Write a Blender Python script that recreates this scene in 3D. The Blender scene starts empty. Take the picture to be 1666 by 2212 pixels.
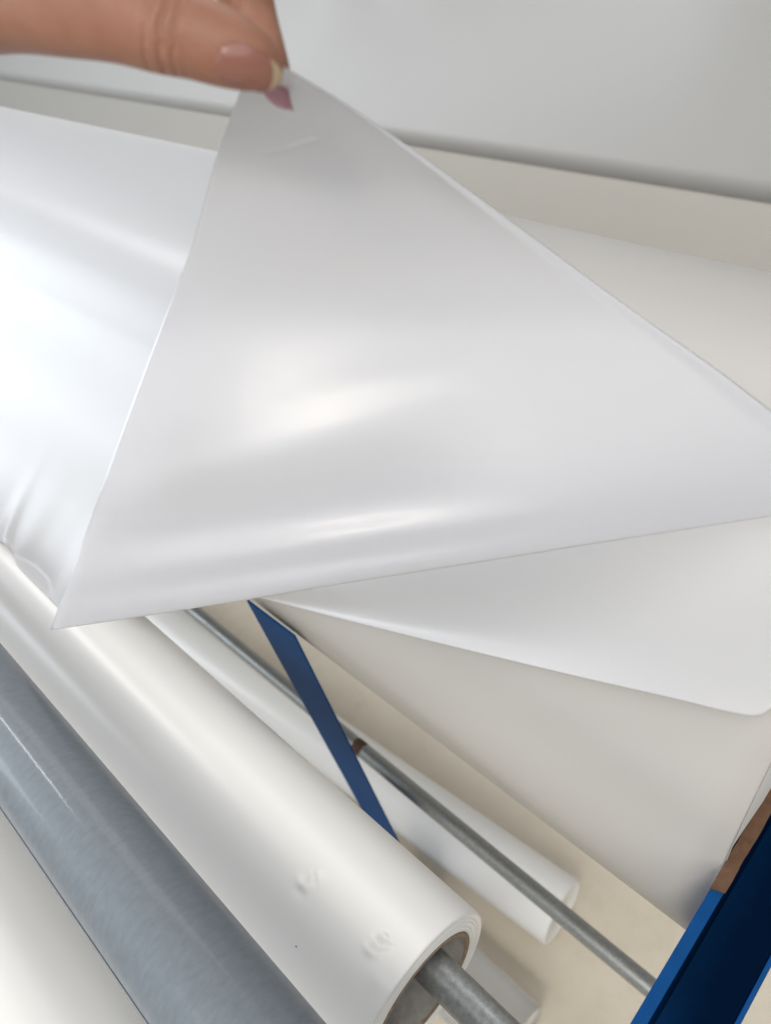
import bpy, math, random
import numpy as np
from mathutils import Vector, Matrix

random.seed(7); np.random.seed(7)
S = bpy.context.scene
COL = S.collection

# ------------------------------------------------------------------ camera
# world: X runs along the rolls (towards the near end frame), Y away from the
# operator, Z up.  Camera is hand-held 1.8 m over the floor, looking down.
CAM = np.array([0.0, 0.0, 1.8])
FPX, CX, CY = 1663.0, 833.0, 1106.0           # focal length in 1666x2212 pixels
_x = np.array([.707, .391, -.576]); _x /= np.linalg.norm(_x)
_z = np.array([-.199, -.672, -.702]); _z -= _x * (_z @ _x); _z /= np.linalg.norm(_z)
_y = np.cross(_z, _x)
AX = np.stack([_x, _y, _z])                    # rows: world axes in (right, down, forward)

cam = bpy.data.cameras.new('camera')
camo = bpy.data.objects.new('camera', cam); COL.objects.link(camo); S.camera = camo
cam.sensor_fit = 'VERTICAL'; cam.sensor_height = 32.0; cam.sensor_width = 24.1
cam.lens = 32.0 * FPX / 2212.0
cam.clip_start = .02; cam.clip_end = 200
R_, U_, B_ = AX[:, 0], -AX[:, 1], -AX[:, 2]
camo.matrix_world = Matrix(((R_[0], U_[0], B_[0], CAM[0]), (R_[1], U_[1], B_[1], CAM[1]),
                            (R_[2], U_[2], B_[2], CAM[2]), (0, 0, 0, 1)))
cam.dof.use_dof = True
cam.dof.focus_distance = .56
cam.dof.aperture_fstop = 6.2
FWD, RIGHT, DOWN = AX[:, 2], AX[:, 0], AX[:, 1]

# ------------------------------------------------------------------ light
W = bpy.data.worlds.new('World'); S.world = W; W.use_nodes = True
W.node_tree.nodes['Background'].inputs['Color'].default_value = (.93, .96, 1.0, 1)
W.node_tree.nodes['Background'].inputs['Strength'].default_value = .34
S.view_settings.view_transform = 'Standard'; S.view_settings.look = 'None'
S.view_settings.exposure = 0.07; S.view_settings.gamma = 1.0
S.cycles.use_denoising = True
S.cycles.max_bounces = 10; S.cycles.transparent_max_bounces = 12
S.cycles.diffuse_bounces = 5; S.cycles.transmission_bounces = 8

def area(name, loc, target, sx, sy, power, col):
    l = bpy.data.lights.new(name, 'AREA'); l.shape = 'RECTANGLE'; l.size = sx; l.size_y = sy
    l.energy = power; l.color = col
    o = bpy.data.objects.new(name, l); COL.objects.link(o); o.location = loc
    o.rotation_euler = (Vector(target) - Vector(loc)).to_track_quat('-Z', 'Y').to_euler()
    return o
# ceiling tubes in rows and the hall's window wall far on the left
area('ceiling_panel', (2.3, -2.7, 4.4), (1.6, -1.9, 0), 7.5, 6.5, 255, (1.0, .985, .96))
area('window_light', (-1.0, 7.0, 3.0), (-1.0, 0, .6), 5.0, 2.2, 55, (1.0, .985, .95))
lamp = area('ceiling_lamp', (.85, -1.85, 3.9), (.85, -1.85, 0), 1.0, .22, 50, (1.0, .92, .78)); lamp.rotation_euler = (0, 0, math.radians(37))
area('ceiling_tube', (-3.7, .27, 3.9), (-3.7, .27, 0), 2.5, .18, 44, (.97, .98, 1.0))
area('ceiling_panel', (-2.5, 2.6, 4.4), (-2.5, 2.6, 0), 5.0, 1.8, 70, (1.0, .98, .95))
area('window_light', (-6.0, -2.6, 3.5), (-.8, .2, 1.2), 4.0, 2.4, 205, (.86, .93, 1.0))

# ------------------------------------------------------------------ helpers
def ray(px, py):
    return AX @ np.array([(px - CX) / FPX, (py - CY) / FPX, 1.0])
def P(px, py, d):
    return CAM + ray(px, py) * d
def ang(px, py):                               # angle off straight-down, in the Y-Z plane
    r = ray(px, py); return math.degrees(math.atan2(r[1], -r[2]))
def polar(deg, dist):                          # (Y, Z) of a point seen at that angle
    a = math.radians(deg); return dist * math.sin(a), CAM[2] - dist * math.cos(a)
def hitcyl(px, py, yc, zc, R):
    r = ray(px, py); oy, oz = CAM[1] - yc, CAM[2] - zc
    a = r[1]**2 + r[2]**2; b = oy * r[1] + oz * r[2]; c = oy**2 + oz**2 - R * R
    disc = b * b - a * c
    t = (-b - math.sqrt(disc)) / a if disc > 0 else -b / a
    return CAM + r * t
def sm(a, b, t):
    t = min(1, max(0, (t - a) / (b - a))); return t * t * (3 - 2 * t)
def gs(t, c, w): return math.exp(-((t - c) / w) ** 2)
def spline(pts, t):                            # Catmull-Rom through pts, t in 0..1
    n = len(pts) - 1; f = min(max(t, 0), 1) * n; i = min(int(f), n - 1); f -= i
    p = [np.array(pts[min(max(k, 0), n)], float) for k in (i - 1, i, i + 1, i + 2)]
    if i == 0: p[0] = 2 * p[1] - p[2]
    if i == n - 1: p[3] = 2 * p[2] - p[1]
    return .5 * ((2 * p[1]) + (-p[0] + p[2]) * f + (2*p[0] - 5*p[1] + 4*p[2] - p[3]) * f * f
                 + (-p[0] + 3*p[1] - 3*p[2] + p[3]) * f**3)
def link(name, verts, faces, mat, parent=None, smooth=True, autosmooth=None):
    me = bpy.data.meshes.new(name)
    me.from_pydata([tuple(map(float, v)) for v in verts], [], faces); me.update()
    if smooth: me.polygons.foreach_set('use_smooth', [True] * len(me.polygons))
    o = bpy.data.objects.new(name, me); COL.objects.link(o)
    if mat: me.materials.append(mat)
    if parent is not None: o.parent = parent; o.matrix_parent_inverse = Matrix.Translation(parent.location).inverted()
    if autosmooth: me.set_sharp_from_angle(angle=math.radians(autosmooth))
    return o
def root(name, loc, label, cat, group=None):
    o = bpy.data.objects.new(name, None); COL.objects.link(o); o.location = loc
    o.empty_display_size = .05; tag(o, label, cat, group); return o
def tag(o, label, cat, group=None):
    o['label'] = label; o['category'] = cat
    if group: o['group'] = group
def gridfaces(nu, nv, wrap=False):             # verts[i*nv+j]
    f = []
    for i in range(nu - 1):
        for j in range(nv if wrap else nv - 1):
            j2 = (j + 1) % nv
            f.append((i*nv + j, i*nv + j2, (i+1)*nv + j2, (i+1)*nv + j))
    return f
def lathe(prof, yc, zc, n=96, disp=None):      # axis along X; prof = [(x, r)]
    v = []
    for (x, r) in prof:
        for k in range(n):
            a = 2 * math.pi * k / n
            rr = r + (disp(x, a) if disp else 0)
            v.append((x, yc + rr * math.cos(a), zc + rr * math.sin(a)))
    return v, gridfaces(len(prof), n, True)
def solidify(o, t, off=0):
    m = o.modifiers.new('thickness', 'SOLIDIFY'); m.thickness = t; m.offset = off
def bevel(o, w, seg=2):
    m = o.modifiers.new('bevel', 'BEVEL'); m.width = w; m.segments = seg; m.limit_method = 'ANGLE'
def box(name, x0, x1, y0, y1, z0, z1, mat, parent=None, bw=.001):
    v = [(x, y, z) for x in (x0, x1) for y in (y0, y1) for z in (z0, z1)]
    f = [(0,1,3,2),(4,6,7,5),(0,4,5,1),(2,3,7,6),(0,2,6,4),(1,5,7,3)]
    o = link(name, v, f, mat, parent, smooth=False); bevel(o, bw); return o

# ------------------------------------------------------------------ materials
def mat(name):
    m = bpy.data.materials.new(name); m.use_nodes = True; nt = m.node_tree
    return m, nt, nt.nodes['Principled BSDF'], nt.nodes['Material Output']
def nd(nt, t, **kw):
    n = nt.nodes.new(t)
    for k, v in kw.items():
        if k in n.inputs: n.inputs[k].default_value = v
        else: setattr(n, k, v)
    return n
def coords(nt, scale=(1,1,1)):
    tc = nd(nt, 'ShaderNodeTexCoord'); mp = nd(nt, 'ShaderNodeMapping')
    mp.inputs['Scale'].default_value = scale
    nt.links.new(tc.outputs['Object'], mp.inputs['Vector']); return mp.outputs['Vector']
def noise(nt, vec, scale, detail=4, rough=.55):
    n = nd(nt, 'ShaderNodeTexNoise'); n.inputs['Scale'].default_value = scale
    n.inputs['Detail'].default_value = detail; n.inputs['Roughness'].default_value = rough
    nt.links.new(vec, n.inputs['Vector']); return n.outputs['Fac']
def ramp(nt, fac, stops):
    r = nd(nt, 'ShaderNodeValToRGB'); e = r.color_ramp.elements
    while len(e) < len(stops): e.new(.5)
    for k, (p, c) in enumerate(stops):
        e[k].position = p; e[k].color = (*c, 1)
    nt.links.new(fac, r.inputs['Fac']); return r.outputs['Color']
def bump(nt, h, strength, dist, bsdf):
    b = nd(nt, 'ShaderNodeBump'); b.inputs['Strength'].default_value = strength
    b.inputs['Distance'].default_value = dist
    nt.links.new(h, b.inputs['Height']); nt.links.new(b.outputs['Normal'], bsdf.inputs['Normal']); return b

def wound_mat(name, col, rough=.36, sss=.0):
    m, nt, p, out = mat(name)
    v = coords(nt, (.6, 6, 6))
    c = ramp(nt, noise(nt, v, 2.2, 3), [(.3, tuple(x * .97 for x in col)), (.7, col)])
    nt.links.new(c, p.inputs['Base Color'])
    p.inputs['Roughness'].default_value = rough
    p.inputs['Specular IOR Level'].default_value = .45
    v2 = coords(nt, (1, 1, 1)); bump(nt, noise(nt, v2, 900, 2), .04, .0004, p)
    return m
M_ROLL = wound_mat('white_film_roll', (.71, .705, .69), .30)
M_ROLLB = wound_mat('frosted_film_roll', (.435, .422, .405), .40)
M_END = wound_mat('film_roll_end', (.78, .78, .755), .5)

def film_mat(name, col, clear, gloss=.30, see_through=False, back=.48):
    m, nt, p, out = mat(name); nt.nodes.remove(p); L = nt.links.new
    dif = nd(nt, 'ShaderNodeBsdfDiffuse', Color=(*col, 1))
    trl = nd(nt, 'ShaderNodeBsdfTranslucent', Color=(*col, 1))
    a = nd(nt, 'ShaderNodeMixShader', Fac=back); L(dif.outputs[0], a.inputs[1]); L(trl.outputs[0], a.inputs[2])
    rf = nd(nt, 'ShaderNodeBsdfRefraction', Color=(.94, .95, .99, 1), Roughness=.55, IOR=1.15)
    if see_through: rf = nd(nt, 'ShaderNodeBsdfTransparent')
    b = nd(nt, 'ShaderNodeMixShader', Fac=clear); L(a.outputs[0], b.inputs[1]); L(rf.outputs[0], b.inputs[2])
    gl = nd(nt, 'ShaderNodeBsdfGlossy', Color=(1, 1, 1, 1), Roughness=gloss)
    lw = nd(nt, 'ShaderNodeFresnel', IOR=1.5)
    v = coords(nt); bp = nd(nt, 'ShaderNodeBump', Strength=.05, Distance=.0004)
    L(noise(nt, v, 700, 2), bp.inputs['Height'])
    bp2 = nd(nt, 'ShaderNodeBump', Strength=.10, Distance=.004); L(noise(nt, v, 22, 3, .6), bp2.inputs['Height'])
    L(bp.outputs[0], bp2.inputs['Normal']); L(bp2.outputs[0], gl.inputs['Normal']); L(bp2.outputs[0], dif.inputs['Normal'])
    c = nd(nt, 'ShaderNodeMixShader'); L(lw.outputs[0], c.inputs[0]); L(b.outputs[0], c.inputs[1]); L(gl.outputs[0], c.inputs[2])
    L(c.outputs[0], out.inputs['Surface'])
    return m
M_FILM = film_mat('frosted_film', (.885, .89, .912), .42, .33)
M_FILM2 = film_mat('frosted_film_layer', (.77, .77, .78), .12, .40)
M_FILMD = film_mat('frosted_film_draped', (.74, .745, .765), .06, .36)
M_CLEAR = film_mat('clear_film', (.70, .70, .69), .50, .40, True)
M_FILMA = film_mat('frosted_film_far', (.70, .695, .685), .03, .45, False, .66)

def simple(name, col, rough, metal=0, spec=.5):
    m, nt, p, out = mat(name); p.inputs['Base Color'].default_value = (*col, 1)
    p.inputs['Roughness'].default_value = rough; p.inputs['Metallic'].default_value = metal
    p.inputs['Specular IOR Level'].default_value = spec; return m
# grey roll: fine fibres across the axis
m, nt, p, out = mat('grey_matte_film'); M_GREY = m
v = coords(nt, (240, 110, 110)); f1 = noise(nt, v, 1.0, 5, .65)
nt.links.new(ramp(nt, f1, [(.2, (.125, .148, .172)), (.8, (.175, .20, .226))]), p.inputs['Base Color'])
p.inputs['Roughness'].default_value = .45; p.inputs['Specular IOR Level'].default_value = .35
bump(nt, f1, .06, .0006, p)
p.inputs['Coat Weight'].default_value = .22; p.inputs['Coat Roughness'].default_value = .1
# galvanised steel
m, nt, p, out = mat('galvanised_steel'); M_GALV = m
v = coords(nt, (1, 1, 1)); sp = noise(nt, v, 260, 4, .6); big = noise(nt, v, 30, 3)
nt.links.new(ramp(nt, sp, [(.3, (.25, .265, .265)), (.7, (.37, .385, .385))]), p.inputs['Base Color'])
p.inputs['Metallic'].default_value = .85
rr = nd(nt, 'ShaderNodeMapRange'); rr.inputs['To Min'].default_value = .28; rr.inputs['To Max'].default_value = .6
nt.links.new(big, rr.inputs['Value']); nt.links.new(rr.outputs[0], p.inputs['Roughness'])
bump(nt, sp, .25, .0006, p)
M_RUST = simple('rust', (.085, .045, .030), .85)
# blue paint
def paint(name, col, rough):
    m, nt, p, out = mat(name); v = coords(nt)
    nt.links.new(ramp(nt, noise(nt, v, 60, 5), [(.3, tuple(x * .85 for x in col)), (.7, col)]), p.inputs['Base Color'])
    p.inputs['Roughness'].default_value = rough; p.inputs['Specular IOR Level'].default_value = .05; bump(nt, noise(nt, v, 300, 3), .1, .0004, p); return m
M_BLUE = paint('blue_paint', (.005, .054, .185), .55)
# cardboard
m, nt, p, out = mat('cardboard'); M_CARD = m
v = coords(nt, (1, 1, 1)); nt.links.new(ramp(nt, noise(nt, v, 110, 6, .65), [(.3, (.075, .037, .019)), (.7, (.125, .064, .035))]), p.inputs['Base Color'])
p.inputs['Roughness'].default_value = .9; bump(nt, noise(nt, v, 160, 4), .4, .001, p)
m, nt, p, out = mat('core_inside'); M_CORE = m
v = coords(nt, (1, 1, 1)); nt.links.new(ramp(nt, noise(nt, v, 60, 6, .65), [(.3, (.30, .28, .25)), (.6, (.42, .40, .37)), (.8, (.5, .48, .45))]), p.inputs['Base Color'])
p.inputs['Roughness'].default_value = .85; bump(nt, noise(nt, v, 200, 4), .3, .0008, p)
m, nt, p, out = mat('core_card'); M_CARD2 = m
v = coords(nt); nt.links.new(ramp(nt, noise(nt, v, 300, 5, .65), [(.3, (.16, .115, .075)), (.7, (.30, .235, .17))]), p.inputs['Base Color'])
p.inputs['Roughness'].default_value = .9; bump(nt, noise(nt, v, 500, 4), .4, .0008, p)
# floor: worn beige coating
m, nt, p, out = mat('beige_floor'); M_FLOOR = m
v = coords(nt); a = noise(nt, v, 1.6, 5, .6); b_ = noise(nt, v, 28, 6, .7)
mx = nd(nt, 'ShaderNodeMix', data_type='FLOAT'); mx.inputs['Factor'].default_value = .45
nt.links.new(a, mx.inputs['A']); nt.links.new(b_, mx.inputs['B'])
nt.links.new(ramp(nt, mx.outputs['Result'], [(.30, (.43, .38, .30)), (.47, (.51, .46, .375)), (.68, (.55, .50, .415))]), p.inputs['Base Color'])
p.inputs['Roughness'].default_value = .5
fine = noise(nt, v, 9, 8, .75)
mk = ramp(nt, fine, [(.33, (.55, .50, .43)), (.43, (1, 1, 1))]); src = p.inputs['Base Color'].links[0].from_socket
ml = nd(nt, 'ShaderNodeMix', data_type='RGBA', blend_type='MULTIPLY'); ml.inputs['Factor'].default_value = .22
nt.links.new(src, ml.inputs['A']); nt.links.new(mk, ml.inputs['B']); nt.links.new(ml.outputs['Result'], p.inputs['Base Color'])
bump(nt, b_, .15, .002, p)
# skin
m, nt, p, out = mat('skin'); M_SKIN = m
v = coords(nt); s1 = noise(nt, v, 45, 4); s2 = noise(nt, v, 600, 3)
nt.links.new(ramp(nt, s1, [(.3, (.245, .112, .073)), (.7, (.305, .150, .100))]), p.inputs['Base Color'])
p.inputs['Roughness'].default_value = .5; p.inputs['Specular IOR Level'].default_value = .35
p.inputs['Subsurface Weight'].default_value = .25; p.inputs['Subsurface Radius'].default_value = (.006, .002, .001)
p.inputs['Subsurface Scale'].default_value = 1.0
def crease_height(nt):
    c = P(365, 66, .252); ax = P(440, 88, .252) - P(300, 48, .252); ax /= np.linalg.norm(ax)
    g = nd(nt, 'ShaderNodeNewGeometry'); L = nt.links.new
    sub = nd(nt, 'ShaderNodeVectorMath', operation='SUBTRACT'); sub.inputs[1].default_value = tuple(c); L(g.outputs['Position'], sub.inputs[0])
    dt = nd(nt, 'ShaderNodeVectorMath', operation='DOT_PRODUCT'); dt.inputs[1].default_value = tuple(ax); L(sub.outputs[0], dt.inputs[0])
    wob = nd(nt, 'ShaderNodeTexNoise'); wob.inputs['Scale'].default_value = 160; wob.inputs['Detail'].default_value = 2
    mp = nd(nt, 'ShaderNodeMapping'); L(g.outputs['Position'], mp.inputs[0]); L(mp.outputs[0], wob.inputs['Vector'])
    ad = nd(nt, 'ShaderNodeMath', operation='MULTIPLY_ADD'); ad.inputs[1].default_value = .0035; L(wob.outputs['Fac'], ad.inputs[0]); L(dt.outputs['Value'], ad.inputs[2])
    mr = nd(nt, 'ShaderNodeMapRange'); mr.inputs['From Min'].default_value = -.0095; mr.inputs['From Max'].default_value = .0125; L(ad.outputs[0], mr.inputs['Value'])
    r = nd(nt, 'ShaderNodeValToRGB'); e = r.color_ramp.elements; r.color_ramp.interpolation = 'B_SPLINE'
    stops = [(0, 1), (.16, 1), (.21, .35), (.27, 1), (.40, .9), (.46, .0), (.52, .9), (.60, .85), (.66, .2), (.72, 1), (.82, .6), (.9, 1)]
    while len(e) < len(stops): e.new(.5)
    for k, (q, h) in enumerate(stops): e[k].position = q; e[k].color = (h, h, h, 1)
    L(mr.outputs[0], r.inputs['Fac']); return r.outputs['Color']
crs = crease_height(nt)
mxs = nd(nt, 'ShaderNodeMath', operation='MULTIPLY_ADD'); mxs.inputs[1].default_value = .12; nt.links.new(s2, mxs.inputs[0]); nt.links.new(crs, mxs.inputs[2])
bump(nt, mxs.outputs[0], 1.0, .0017, p)
M_NAIL = simple('nail', (.245, .108, .082), .22); M_NAILTIP = simple('nail_tip', (.36, .28, .19), .3)
M_NAIL2 = simple('nail_mauve', (.38, .20, .24), .3)
M_SPECK = simple('speck', (.05, .045, .04), .8)

# ------------------------------------------------------------------ floor
n = 2; o = link('floor', [(-14, -8, 0), (10, -8, 0), (10, 16, 0), (-14, 16, 0)], [(0, 1, 2, 3)], M_FLOOR); o['kind'] = 'structure'

# ------------------------------------------------------------------ rolls
def roll(name, label, x0, x1, yc, zc, R, core, m, mend, cat='film roll', group=None, disp=None, nx=60, n=128, edge=.002,
         core_mat=None, ring=.0, coremat_in=None, layers=8):
    rt = root(name, (x1, yc, zc - R), label, cat, group)
    xs = np.linspace(x0, x1 - edge, nx)
    prof = [(x, R) for x in xs]
    for k in range(1, 5):
        a = k / 4 * math.pi / 2
        prof.append((x1 - edge + edge * math.sin(a), R - edge * (1 - math.cos(a))))
    v, f = lathe(prof, yc, zc, n, disp)
    link('wound_film', v, f, m, rt)
    # the wound layers showing at the end, each set slightly in or out
    ri = core + .004
    pr = [(x1, R - edge)]
    for k in range(1, layers + 1):
        r = R - edge - (R - edge - ri) * k / layers
        pr.append((x1 - ring * random.random(), r + .0004)); pr.append((pr[-1][0] - ring * .3, r))
    v, f = lathe(pr, yc, zc, n)
    link('end_face', v, f, mend, rt)
    # cardboard core tube
    pr = [(x1 - .0, ri), (x1 + .0012, ri - .0006), (x1 + .0012, core + .0006), (x1, core)]
    v, f = lathe(pr, yc, zc, n); link('core_rim', v, f, M_CARD, rt)
    v, f = lathe([(x1, core), (x1 - .3, core), (x0, core)], yc, zc, n); link('core_tube', v, f, M_CORE, rt)
    return rt

# C: the roll at the front with a pipe through it
def dentC(x, a):
    d = 0
    for (dx, da, amp, wx, wa) in DENTS: d += 2.7 * amp * math.exp(-((x - dx) / wx) ** 2 - ((a - da) / wa) ** 2)
    return d
yC, zC = .030, CAM[2] - .690; RC = .072
def cyl_param(px, py, yc, zc, R):
    h = hitcyl(px, py, yc, zc, R); return h[0], math.atan2(h[2] - zc, h[1] - yc) % (2 * math.pi)
DENTS = []
for (px, py, amp, w, wa) in [(655, 1912, .0011, .006, .075), (676, 1893, -.0013, .005, .07), (690, 1897, .0008, .006, .06), (648, 1925, -.0007, .006, .06),
                         (800, 2052, .0011, .005, .05), (815, 2038, -.0017, .006, .055), (832, 2026, .0011, .0035, .035), (838, 2040, -.0010, .004, .04),
                         (822, 2058, .0008, .004, .05), (815, 2110, .0007, .010, .12)]:
    x, a = cyl_param(px, py, yC, zC, RC); DENTS.append((x, a, amp, w, wa))
xC = -.18
rtC = root('film_roll', (xC, yC, zC - RC), 'dented white film roll with open cardboard core on thick galvanised pipe', 'film roll')
xs = list(np.linspace(-2.6, -.40, 40)) + list(np.linspace(-.395, xC - .0018, 180))
prof = [(x, RC) for x in xs] + [(xC - .0018 + .0018 * math.sin(t), RC - .0018 * (1 - math.cos(t))) for t in np.linspace(.3, math.pi / 2, 5)]
v, f = lathe(prof, yC, zC, 420, dentC); link('wound_film', v, f, M_ROLL, rtC)
pr = [(xC, RC - .0018)]; r = RC - .0018
for k in range(11):
    x = xC - .0008 * ((k * 7) % 5) / 5
    pr += [(x, r - .0003), (x, r - .0013)]; r -= .0014
pr.append((xC - .001, .0545))
v, f = lathe(pr, yC, zC, 160); link('end_face', v, f, M_END, rtC)
v, f = lathe([(xC - .002, .0545), (xC + .0006, .0542), (xC + .0008, .0525), (xC + .0002, .0505), (xC - .002, .050)], yC, zC, 160,
             lambda x, a: .00015 * math.sin(a * 23) * math.sin(a * 11)); link('core_rim', v, f, M_CARD2, rtC)
v, f = lathe([(xC - .001, .050), (xC - .1, .050), (-2.6, .050)], yC, zC, 120); link('core_tube', v, f, M_CORE, rtC)
# torn fleck of card in the mouth of the core
pts = [P(868, 2205, .66), P(884, 2196, .66), P(896, 2203, .663), P(886, 2207, .66), P(876, 2212, .66)]
# speck on the film
h = hitcyl(640, 2045, yC, zC, RC + .0003); nrm = np.array([0, h[1] - yC, h[2] - zC]); nrm /= np.linalg.norm(nrm)
t2 = np.cross(nrm, [1, 0, 0]); vs = [h + nrm * .0003]
for k in range(7):
    a = k / 7 * 2 * math.pi; rr_ = .0009 * (1 + .5 * random.uniform(-1, 1)); vs.append(h + rr_ * (math.cos(a) * np.array([1, 0, 0]) * 1.3 + .8 * math.sin(a) * t2))
link('speck', vs, [(0, k, k % 7 + 1) for k in range(1, 8)], M_SPECK, rtC)

def pipe(name, label, x0, x1, yc, zc, R, group=None):
    rt = root(name, (x1, yc, zc - R), label, 'pipe', group)
    xs = np.linspace(x0, x1 - .001, 30)
    v, f = lathe([(x, R) for x in xs] + [(x1, R - .001), (x1, R - .004), (x1 - .1, R - .004)], yc, zc, 64)
    link('tube', v, f, M_GALV, rt, autosmooth=40); return rt
yp, zp = polar(3.95, .672)
pipe('steel_pipe', 'thick galvanised steel pipe poking out of the roll core', -2.7, .16, yp, zp, .0150)
# thin pipe further down
a1 = .5 * (ang(1400, 2140) + ang(760, 1592)); yT, zT = polar(a1, 1.30)
xT = P(1400, 2140, 1.24)[0]
rtT = pipe('steel_pipe', 'long thin galvanised pipe crossing behind the blue post', -3.0, xT + .05, yT, zT, .0140)
h = P(782, 1612, 1); xr = h[0] * (1.30 * math.cos(math.radians(a1))) / (CAM[2] - h[2])
v, f = lathe([(xr - .012, .0140), (xr - .010, .0144), (xr + .008, .0144), (xr + .011, .0140)], yT, zT, 48, lambda x, a: .0003 * math.sin(5 * a + x * 400))
link('rust_band', v, f, M_RUST, rtT)['label'] = 'rust brown band'

# D: grey roll nearest on the left
aD0, aD1 = ang(0, 1745), ang(350, 1796); DD = .55
yD, zD = polar(.5 * (aD0 + aD1), DD); RD = DD * math.sin(math.radians(.5 * (aD1 - aD0)))
rtD = root('film_roll', (-.05, yD, zD - RD), 'slate grey matte roll with a bright streak between two white rolls', 'film roll')
v, f = lathe([(x, RD) for x in np.linspace(-2.6, -.02, 40)] + [(-.02, RD - .008)], yD, zD, 160); link('wound_film', v, f, M_GREY, rtD, autosmooth=40)
v, f = lathe([(-.021, RD - .008), (-.021, RD - .012), (-.2, RD - .012)], yD, zD, 96); link('core_tube', v, f, M_CARD, rtD, autosmooth=40)
vs = []
for x in np.linspace(-2.6, -.03, 30):
    for k in range(8):
        a = math.radians(160 + 17 * k / 7); q = RD + .0004 + .0006 * (k / 7) ** 2; vs.append((x, yD + q * math.cos(a), zD + q * math.sin(a)))
o = link('loose_edge', vs, gridfaces(30, 8), M_GREY, rtD); solidify(o, .0003)

# E: white roll in the bottom left corner
yE, zE = polar(-16.4, .72); RE = .085
rtE = roll('film_roll', 'plain white film roll cut off by the bottom left corner', -2.6, -.06, yE, zE, RE, .04, M_ROLL, M_END, disp=lambda x, a: .0013 * math.sin(9 * x + 2 * a) * math.sin(21 * x - 3 * a), nx=160)
# B: the large roll across the middle
aB0 = .5 * (ang(600, 1340) + ang(1480, 2005)); aB1 = .5 * (ang(0, 235) + ang(1666, 580)); DB = .85
yB, zB = polar(.5 * (aB0 + aB1), DB); RB = DB * math.sin(math.radians(.5 * (aB1 - aB0)))
xB = -.0467
def dispB(x, a):
    t = math.degrees(a) % 360 - 180
    e = sm(-.9, -.2, x)
    return (.0016 * math.sin(3.1 * x + .06 * t) + .0045 * e * gs(t, -2 + 14 * (x + .3), 7) - .0045 * e * gs(t, -18 + 14 * (x + .3), 8)) 
rtB = root('film_roll', (xB, yB, zB - RB), 'large frosted film roll behind the lifted sheet, end beside blue beam', 'film roll')
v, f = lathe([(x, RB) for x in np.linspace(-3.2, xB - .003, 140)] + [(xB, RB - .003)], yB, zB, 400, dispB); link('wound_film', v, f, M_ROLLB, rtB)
v, f = lathe([(xB, RB - .003), (xB - .0015, RB - .02), (xB, RB - .06), (xB - .001, RB - .12), (xB, .055)], yB, zB, 160); link('end_face', v, f, M_END, rtB)
v, f = lathe([(xB, .055), (xB + .006, .054), (xB + .006, .046), (xB - .3, .045)], yB, zB, 80); link('core_tube', v, f, M_CARD, rtB, autosmooth=40)

# A: film sheet hanging at the back, its hem parallel to the rolls
aA0 = .5 * (ang(0, 170) + ang(1666, 445)); yA, zA = polar(aA0, 2.3)
vs = []; nxa, nza = 240, 40
for i in range(nxa):
    x = -8.5 + 10 * i / (nxa - 1)
    for j in range(nza):
        t = j / (nza - 1); z = zA + 2.0 * t
        w = sm(.04, .26, t)
        y = yA + .03 * math.sin(1.4 * x) * t + w * .035 * math.sin(7 * x + 1.5 * math.sin(2 * x)) * sm(-4.2, -2.6, x) * sm(-.6, -1.2, x) + .45 * (1 - (1 - t) ** 3)
        vs.append((x, y, z))
o = link('hanging_film', vs, gridfaces(nxa, nza), M_FILMA, None); solidify(o, .0004)
tag(o, 'blurred pale film sheet hanging at the back behind the hand', 'film')
vs = []
for i in range(120):
    x = -8.5 + 10 * i / 119
    for j in range(12):
        t = j / 11; vs.append((x, yA - .004 - .16 * t, zA - .001 - .55 * t))
o2 = link('added_pale_veil', vs, gridfaces(120, 12), M_CLEAR, o)  # added half-clear veil, hazes and pales the floor gap below the hem
# G, H: rolls lying on the floor
def floor_roll(label, px_a, px_b, R, end_px, start_x, core, m=None):
    # px_a, px_b: two points of its right-hand silhouette
    def tang(px):
        r = ray(*px); t = (CAM[2] - R) / -r[2]; p = CAM + r * t
        n_ = np.array([r[1], -r[2]]) / math.hypot(r[1], r[2]); k = R / (n_[1] if abs(n_[1]) > 1e-6 else 1)
        return p[0], p[1] - R / math.cos(math.atan2(r[1], -r[2]))
    (xa, ya), (xb, yb) = tang(px_a), tang(px_b)
    xe = tang(end_px)[0]; dirv = np.array([xb - xa, yb - ya]); dirv /= np.linalg.norm(dirv)
    th = math.atan2(dirv[1], dirv[0]); ye = ya + (xe - xa) * math.tan(th)
    rt = roll('film_roll', label, start_x, 0, 0, R, R, core, m or M_ROLL, m or M_END, 'film roll', 'rolls lying on the floor', None, 30, 96, .003, ring=.001)
    for ch in rt.children: ch.matrix_parent_inverse = Matrix()
    rt.location = (xe, ye, 0); rt.rotation_euler = (0, 0, th)
    for ch in rt.children:
        ch.location = (0, 0, 0)
    return rt
floor_roll('white film roll lying on the floor under the thin pipe', (720, 1540), (1260, 1910), .070, (1258, 1912), -2.4, .006)
floor_roll('pale film roll on the floor half hidden below the open core', (1033, 2049), (1171, 2176), .070, (1171, 2178), -2.4, .006, M_CLEAR)

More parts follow.
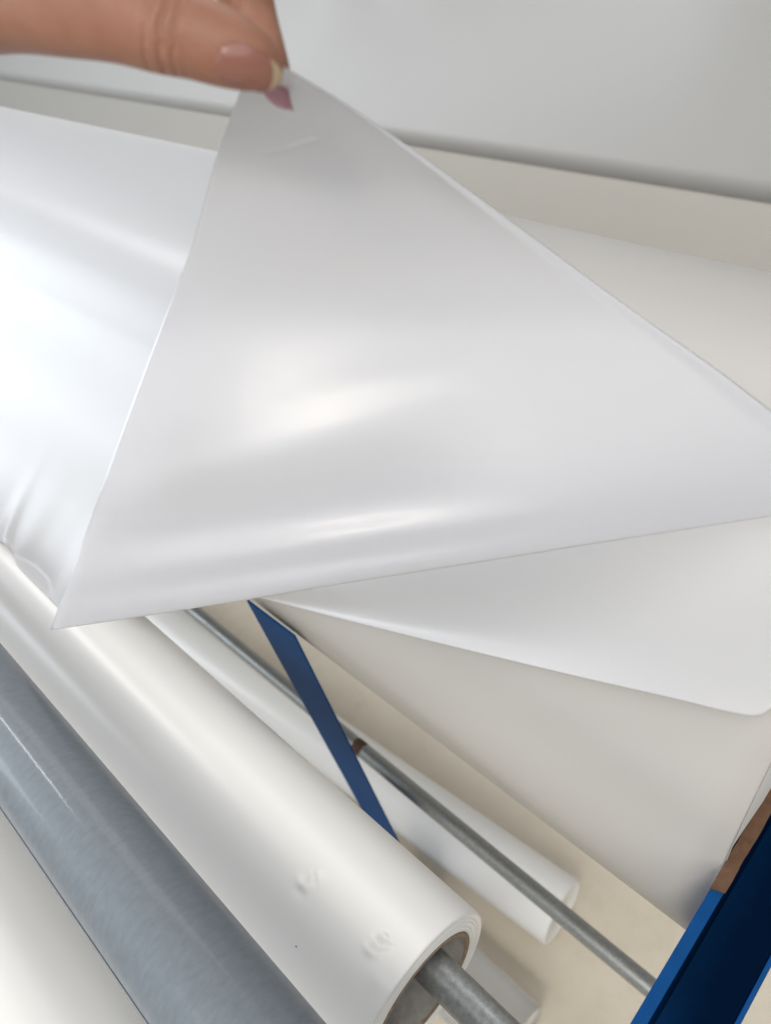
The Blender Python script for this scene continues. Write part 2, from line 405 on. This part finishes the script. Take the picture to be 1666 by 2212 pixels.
# ------------------------------------------------------------------ blue rack
# post standing behind the front roll
def onY(px, py, Y):
    r = ray(px, py); return CAM + r * (Y / r[1])
pa = onY(560, 1325, .20); pb = onY(770, 1725, .20)
xl = .5 * (onY(545, 1295, .20)[0] + onY(745, 1700, .20)[0]); xr_ = .5 * (onY(630, 1350, .20)[0] + onY(840, 1790, .20)[0])
rt = root('blue_post', (.5 * (xl + xr_), .22, 0), 'upright blue steel post passing in front of the thin pipe', 'post')
ztop = CAM[2] - .711
box('post_bar', xl, xr_, .20, .203, .006, ztop, M_BLUE, rt, .0008)
box('base_plate', xl - .03, xr_ + .03, .17, .236, 0, .006, M_BLUE, rt, .001)
# end beam: a channel open to the top
ZB = CAM[2] - .60
def onZ(px, py, Z):
    r = ray(px, py); return CAM + r * ((Z - CAM[2]) / r[2])
L0, L1 = onZ(1361, 2212, ZB), onZ(1535, 1919, ZB)
th = math.atan2(L1[1] - L0[1], L1[0] - L0[0])
lip0 = onZ(1399, 2212, ZB); rgt = onZ(1601, 2212, ZB)
u_ = np.array([math.cos(th), math.sin(th), 0]); w_ = np.array([math.sin(th), -math.cos(th), 0])   # along, across (to the right)
def across(p): return float((p - L0) @ w_)
wl, wr = across(lip0), across(rgt)
rt = root('blue_beam', tuple(L0 * [1, 1, 0] + [0, 0, ZB - .163]), 'dark blue steel channel beam in the lower right corner', 'beam')
def prism(name, pts, s0, s1, m, parent, bw=.0015):
    k = len(pts); vs = []
    for s in (s0, s1):
        for (a, z) in pts: vs.append(L0 + u_ * s + w_ * a + np.array([0, 0, z]))
    f = [tuple(range(k))[::-1], tuple(range(k, 2 * k))] + [(i, (i + 1) % k, k + (i + 1) % k, k + i) for i in range(k)]
    o = link(name, vs, f, m, parent, smooth=False); bevel(o, bw); return o
prism('flange', [(0, 0), (wl, 0), (wl, -.003), (.003, -.003), (.003, -.1595), (0, -.1595)], -.03, 1.0, M_BLUE, rt, .0006)
prism('web', [(0, -.16), (wr, -.16), (wr, -.163), (0, -.163)], -.03, 1.0, M_BLUE, rt, .0006)
prism('side_wall', [(wr - .003, -.1595), (wr, -.1595), (wr, -.002), (wr - .003, -.002)], -.03, 1.0, M_BLUE, rt, .0006)
# brown card strip on the flange
B0, B1 = onZ(1538, 1920, ZB + .003), onZ(1790, 1470, ZB + .003)
vs = []; K = 60
s0 = float((B0 - L0) @ u_); s1 = s0 + .26
for k in range(K):
    s = s0 + (s1 - s0) * k / (K - 1)
    w0 = -.0003 + .0003 * math.sin(k * 1.7) * random.random() + .0003 * random.random() - .0006 * k / K
    w1 = wl * 1.05 + .0005 * random.random() + .0002 * math.sin(k * .6)
    for (a, z) in ((w0, .0005), (w1, .0005), (w1, .0025), (w0, .0025)): vs.append(L0 + u_ * (s + (.003 if a == w1 and k == 0 else 0)) + w_ * a + np.array([0, 0, z]))
f = [(0, 1, 2, 3)[::-1], tuple(4 * (K - 1) + i for i in range(4))]
for k in range(K - 1):
    for i in range(4): f.append((4*k + i, 4*k + (i + 1) % 4, 4*k + 4 + (i + 1) % 4, 4*k + 4 + i))
o = link('cardboard_strip', vs, f, M_CARD, None, smooth=False); tag(o, 'torn brown cardboard strip lying on the blue beam edge', 'cardboard')

# ------------------------------------------------------------------ loose film
def coons(bot, top, left, right, nu, nv):
    # curves in px; returns grid [i over u][j over v(top->bottom)]
    out = []
    for i in range(nu):
        u = i / (nu - 1)
        for j in range(nv):
            v = j / (nv - 1)
            a = (1 - v) * spline(top, u) + v * spline(bot, u); b = (1 - u) * spline(left, v) + u * spline(right, v)
            c = (1-u)*(1-v)*np.array(top[0]) + u*(1-v)*np.array(top[-1]) + (1-u)*v*np.array(bot[0]) + u*v*np.array(bot[-1])
            out.append((u, v, a + b - c))
    return out
sheet = root('film_sheet', tuple(P(560, 1290, .6)), 'frosted translucent film sheet lifted by its corner between two fingers', 'film')
# flap
top = [(540., 128.), (560., 126.), (582., 129.), (602., 138.)]
left = [(540., 128.), (512., 215.), (468., 340.), (415., 530.), (345., 715.), (272., 910.), (198., 1115.), (110., 1358.)]
right = [(602., 138.), (760., 232.), (960., 372.), (1160., 518.), (1360., 664.), (1560., 805.), (1760., 955.), (1960., 1068.)]
bot = [(110., 1358.), (330., 1325.), (545., 1290.), (780., 1251.), (1020., 1213.), (1300., 1168.), (1666., 1112.), (1960., 1068.)]
SL = [(0, .24), (.1, .30), (.2, .34), (.3, .36), (.4, .33), (.48, .28), (.54, .20), (.60, .13), (.67, .125), (.70, .085), (.73, .085), (.765, .165), (.82, .29),
      (.86, .27), (.89, .13), (.91, .02), (.925, .06), (.945, .33), (.96, .24), (.975, .06), (.985, .2), (1.0, .4)]
SR = [(0, .24), (.1, .30), (.2, .34), (.3, .35), (.4, .33), (.5, .26), (.6, .15), (.7, .10), (.8, .10), (.9, .15), (1.0, .22)]
def integ(sl):
    xs = np.linspace(0, 1, 1001); ys = np.interp(xs, [a for a, b in sl], [b for a, b in sl])
    k = np.exp(-np.linspace(-2, 2, 41) ** 2); k /= k.sum(); ys = np.convolve(np.pad(ys, 20, 'edge'), k, 'valid')
    return xs, np.concatenate([[0], np.cumsum(.5 * (ys[1:] + ys[:-1]) / 1000)])
XI, DL = integ(SL); _, DR = integ(SR)
CRP = [np.array(p, float) for p in [(552, 328), (585, 327), (612, 323), (642, 315), (680, 303)]]
def crease(p):
    best = 1e9
    for a, b in zip(CRP[:-1], CRP[1:]):
        t = min(1, max(0, (p - a) @ (b - a) / ((b - a) @ (b - a)))); best = min(best, np.linalg.norm(p - a - t * (b - a)))
    return best
def flap_depth(u, v, p):
    w = (1 - sm(.42, .75, u)) * (.35 + .65 * sm(.0, .25, u))
    vf = v + .20 * (min(u, .75) - .45) * gs(v, .74, .11)
    d = .270 + w * np.interp(vf, XI, DL) + (1 - w) * np.interp(v, XI, DR)
    d -= .055 * u * v + .028 * math.sin(math.pi * u) * v * v
    d += .003 * sm(.955, 1, u)                           # right border bends away
    if 500 < p[0] < 730 and 270 < p[1] < 370:
        c = crease(p); d -= .0012 * (.25 + .75 * sm(600, 672, p[0])) * sm(545, 580, p[0]) * math.exp(-(c / 6) ** 2)
    return d
nu, nv = 130, 260
g = coons(bot, top, left, right, nu, nv)
vs = []
FL = {}
for k, (u, v, p) in enumerate(g):
    d = flap_depth(u, v, p); lim = hitcyl(p[0], p[1], yB, zB, RB + .035); lim = float((lim - CAM) @ FWD)
    d = d - .5 * (math.sqrt((d - lim) ** 2 + .0004) + (d - lim))      # stays in front of the large roll
    q = P(p[0], p[1], d); vs.append(q)
# fold and the short return behind it
NF = 22
cols = []
for i in range(nu):
    base = [vs[i * nv + j] for j in range(nv)]
    u = i / (nu - 1)
    b = base[-1]; dn = base[-1] - base[-4]; dn /= np.linalg.norm(dn)
    away = (b - CAM); away /= np.linalg.norm(away); away -= dn * (away @ dn); away /= np.linalg.norm(away)
    r_ = .0022
    ext = []
    for k in range(1, 9):
        t = math.pi * k / 8; ext.append(b + r_ * (math.sin(t) * dn + (1 - math.cos(t)) * away))
    e0 = ext[-1]; L = .075 * (1 - .55 * u)
    for k in range(1, NF - 7):
        s = k / (NF - 8); ext.append(e0 - dn * L * s + away * (.006 * s + .02 * s * s))
    cols.append(base + ext)
NV2 = len(cols[0])
o = link('lifted_flap', [q for c in cols for q in c], gridfaces(nu, NV2), M_FILM, sheet); solidify(o, .0003)
# small crease under the fingers
cr = []
CRP = [(556, 327), (585, 326), (612, 323), (642, 315), (676, 304)]

# layer still lying against the large roll
bot2 = [(545., 1287.), (780., 1347.), (1010., 1404.), (1250., 1462.), (1450., 1508.), (1570., 1538.), (1635., 1548.), (1672., 1527.)]
right2 = [(1900., 1085.), (1850., 1200.), (1770., 1370.), (1672., 1527.)]
top2 = [(545., 1262.), (900., 1215.), (1300., 1150.), (1900., 1085.)]
left2 = [(545., 1262.), (545., 1270.), (545., 1279.), (545., 1287.)]
vs = []
for (u, v, p) in coons(bot2, top2, left2, right2, 80, 60):
    off = .007 + .012 * v ** 3 * gs(u, .3, .5) + .006 * (1 - v) + .004 * math.sin(v * 5 + 3 * u) 
    vs.append(hitcyl(p[0], p[1], yB, zB, RB + off))
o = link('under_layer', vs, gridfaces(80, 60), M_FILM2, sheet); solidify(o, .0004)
# film running down from the large roll on to the front roll (left of the flap)
prof = []
def onB(al, off): a = math.radians(al); return (yB - (RB + off) * math.cos(a), zB + (RB + off) * math.sin(a))
prof = [onB(150, .002), onB(130, .003), onB(110, .003), onB(90, .003), onB(72, .003), onB(60, .003), onB(50, .004), onB(43, .008), (.205, zC + .150), (.120, zC + .108), (.070, zC + .086), (.044, zC + .0755), (.036, zC + .0745)]
vs = []; nx, npf = 140, 110
xs = np.concatenate([np.linspace(-2.8, -1.15, 40), np.linspace(-1.14, -.71, nx - 40)])
for x in xs:
    for j in range(npf):
        t = j / (npf - 1); y, z = spline(prof, t)
        w = sm(.7, .95, t)
        xr2 = -.905 + .16 * (t - .85)
        z += w * (.007 * gs(x, xr2, .016) + .003 * gs(x, xr2 - .07, .04) - .007 * sm(-.865, -.82, x) + .007 * sm(-.79, -.75, x) + .003 * math.sin(9 * x))
        y += .008 * w * gs(x, xr2, .03)
        vs.append((x, y, max(z, zC + math.sqrt(max(0, (RC + .001) ** 2 - (y - yC) ** 2)))))
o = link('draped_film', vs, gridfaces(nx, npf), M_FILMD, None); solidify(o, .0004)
tag(o, 'bright white film draped onto the front roll left of the lifted sheet', 'film')

# ------------------------------------------------------------------ hand
def frame(c, nxt, prv):
    t = nxt - prv; t /= np.linalg.norm(t)
    n_ = CAM - c; n_ -= t * (n_ @ t); n_ /= np.linalg.norm(n_)       # towards camera
    s = np.cross(t, n_); return t, n_, s
def tube_mesh(pts, n=32, flat=1.0, sub=8):
    # pts: (px, py, depth, halfwidth px)
    ev = [spline(pts, k / ((len(pts) - 1) * sub)) for k in range((len(pts) - 1) * sub + 1)]
    cs = [P(e[0], e[1], e[2]) for e in ev]; rs = [e[3] * e[2] / FPX for e in ev]
    v = []; fr = []
    for k, c in enumerate(cs):
        t, n_, s = frame(c, cs[min(k + 1, len(cs) - 1)], cs[max(k - 1, 0)]); fr.append((c, rs[k], t, n_, s))
        for q in range(n):
            a = 2 * math.pi * q / n; v.append(c + rs[k] * (math.cos(a) * n_ * flat + math.sin(a) * s))
    f = gridfaces(len(cs), n, True)
    v += [cs[0], cs[-1]]; N = len(cs) * n
    f += [(N, (q + 1) % n, q) for q in range(n)] + [(N + 1, N - n + q, N - n + (q + 1) % n) for q in range(n)]
    return v, f, fr
THUMB = [(-420, -120, .325, 210), (-260, -90, .305, 190), (-120, -52, .29, 158), (20, -22, .278, 122), (140, 10, .268, 102), (250, 36, .262, 90), (345, 59, .259, 90),
         (420, 80, .258, 84), (490, 106, .2585, 77), (545, 131, .260, 64), (580, 151, .262, 47), (600, 163, .2635, 30), (609, 168, .264, 14)]
INDEX = [(-330, -560, .345, 150), (-60, -560, .335, 128), (200, -470, .325, 112), (400, -290, .312, 88), (490, -140, .298, 68), (522, -40, .290, 62), (543, 40, .293, 57), (570, 110, .293, 48),
         (592, 160, .298, 38), (606, 195, .302, 26), (612, 210, .304, 12)]
MIDDLE = [(-420, -600, .36, 150), (-120, -700, .365, 120), (160, -640, .37, 110), (300, -470, .365, 95), (280, -300, .35, 85), (180, -230, .338, 72), (130, -215, .333, 40)]
RING = [(-480, -620, .385, 150), (-220, -760, .395, 115), (40, -720, .402, 105), (180, -560, .40, 92), (160, -400, .385, 82), (60, -330, .37, 70), (10, -318, .366, 38)]
LITTLE = [(-560, -600, .41, 130), (-330, -760, .42, 95), (-110, -740, .428, 88), (20, -610, .425, 78), (10, -480, .41, 70), (-70, -420, .40, 58), (-105, -410, .396, 32)]
PALM = [(-900, -700, .37, 215), (-720, -560, .36, 215), (-560, -470, .355, 255), (-400, -420, .35, 265), (-270, -420, .345, 215), (-200, -430, .345, 120)]
ARM = [(-1900, -1250, .44, 260), (-1300, -930, .40, 225), (-900, -700, .37, 205), (-700, -560, .36, 180)]
hv, hf = [], []
TFR = None
for key, pts, flat in (('t', THUMB, .86), ('i', INDEX, .9), ('m', MIDDLE, .9), ('r', RING, .9), ('l', LITTLE, .9), ('p', PALM, .6), ('a', ARM, .8)):
    v, f, fr = tube_mesh([tuple(map(float, p)) for p in pts], 40, flat, 8)
    if key == 't': TFR = fr
    if key == 'i': IFR = fr
    k = len(hv); hv += v; hf += [tuple(q + k for q in ff) for ff in f]
hand = root('hand', tuple(P(-300, -300, .34)), 'hand pinching the film corner with thumb in front and finger behind', 'hand')
o = link('skin', hv, hf, M_SKIN, hand)
rm = o.modifiers.new('remesh', 'REMESH'); rm.mode = 'VOXEL'; rm.voxel_size = .0011; rm.use_smooth_shade = True
smm = o.modifiers.new('smooth', 'SMOOTH'); smm.factor = .5; smm.iterations = 6
# nails: thin curved plates fitted to the flesh under them
from mathutils.bvhtree import BVHTree
def nail(verts, faces, name, m, up, lo, base, tip, lift, m2=None, split=1.0, dep=None, nn=30, na=22):
    bv = BVHTree.FromPolygons([Vector(v) for v in verts], faces)
    g = coons(lo, up, base, tip, nn, na)
    A, bb = [], []
    for (u, v, p) in g:
        r = ray(*p); h = bv.ray_cast(Vector(CAM), Vector(r).normalized())
        if h[0] is not None and u < .9 and .06 < v < .94:
            X, Y = (p[0] - 540) / 80, (p[1] - 150) / 80
            A.append([1, X, Y, X * X, X * Y, Y * Y]); bb.append(float((np.array(h[0]) - CAM) @ FWD))
    co = np.linalg.lstsq(np.array(A), np.array(bb), rcond=None)[0]
    vs = []
    for (u, v, p) in g:
        X, Y = (p[0] - 540) / 80, (p[1] - 150) / 80
        d = float(np.dot(co, [1, X, Y, X * X, X * Y, Y * Y])) if dep is None else dep(u, v)
        vs.append(P(p[0], p[1], d - lift * (1 - .5 * (2 * v - 1) ** 4)))
    k = int(nn * split)
    o = link(name, vs[:k * na], gridfaces(k, na), m, hand); solidify(o, .0005, 0)
    if m2:
        o2 = link(name + '_tip', vs[(k - 1) * na:], gridfaces(nn - k + 1, na), m2, hand); solidify(o2, .0006, 0)
tv, tf, _ = tube_mesh([tuple(map(float, p)) for p in THUMB], 40, .86, 8)
nail(tv, tf, 'thumb_nail', M_NAIL, [(487., 94.), (515., 92.), (545., 103.), (575., 122.), (601., 143.)],
     [(473., 166.), (505., 181.), (540., 193.), (570., 199.), (592., 190.)],
     [(487., 94.), (474., 115.), (470., 140.), (473., 166.)], [(601., 143.), (610., 158.), (607., 176.), (592., 190.)], .0007, M_NAILTIP, .84)
nail(tv, tf, 'finger_nail', M_NAIL2, [(604., 138.), (614., 160.), (622., 190.), (628., 218.), (633., 240.)],
     [(575., 150.), (566., 185.), (575., 208.), (593., 226.), (612., 234.)],
     [(604., 138.), (594., 142.), (584., 146.), (575., 150.)], [(633., 240.), (627., 236.), (620., 236.), (612., 234.)], 0.0,
     dep=lambda u, v: .2880 + .008 * u + .0022 * (2 * v - 1) ** 2)
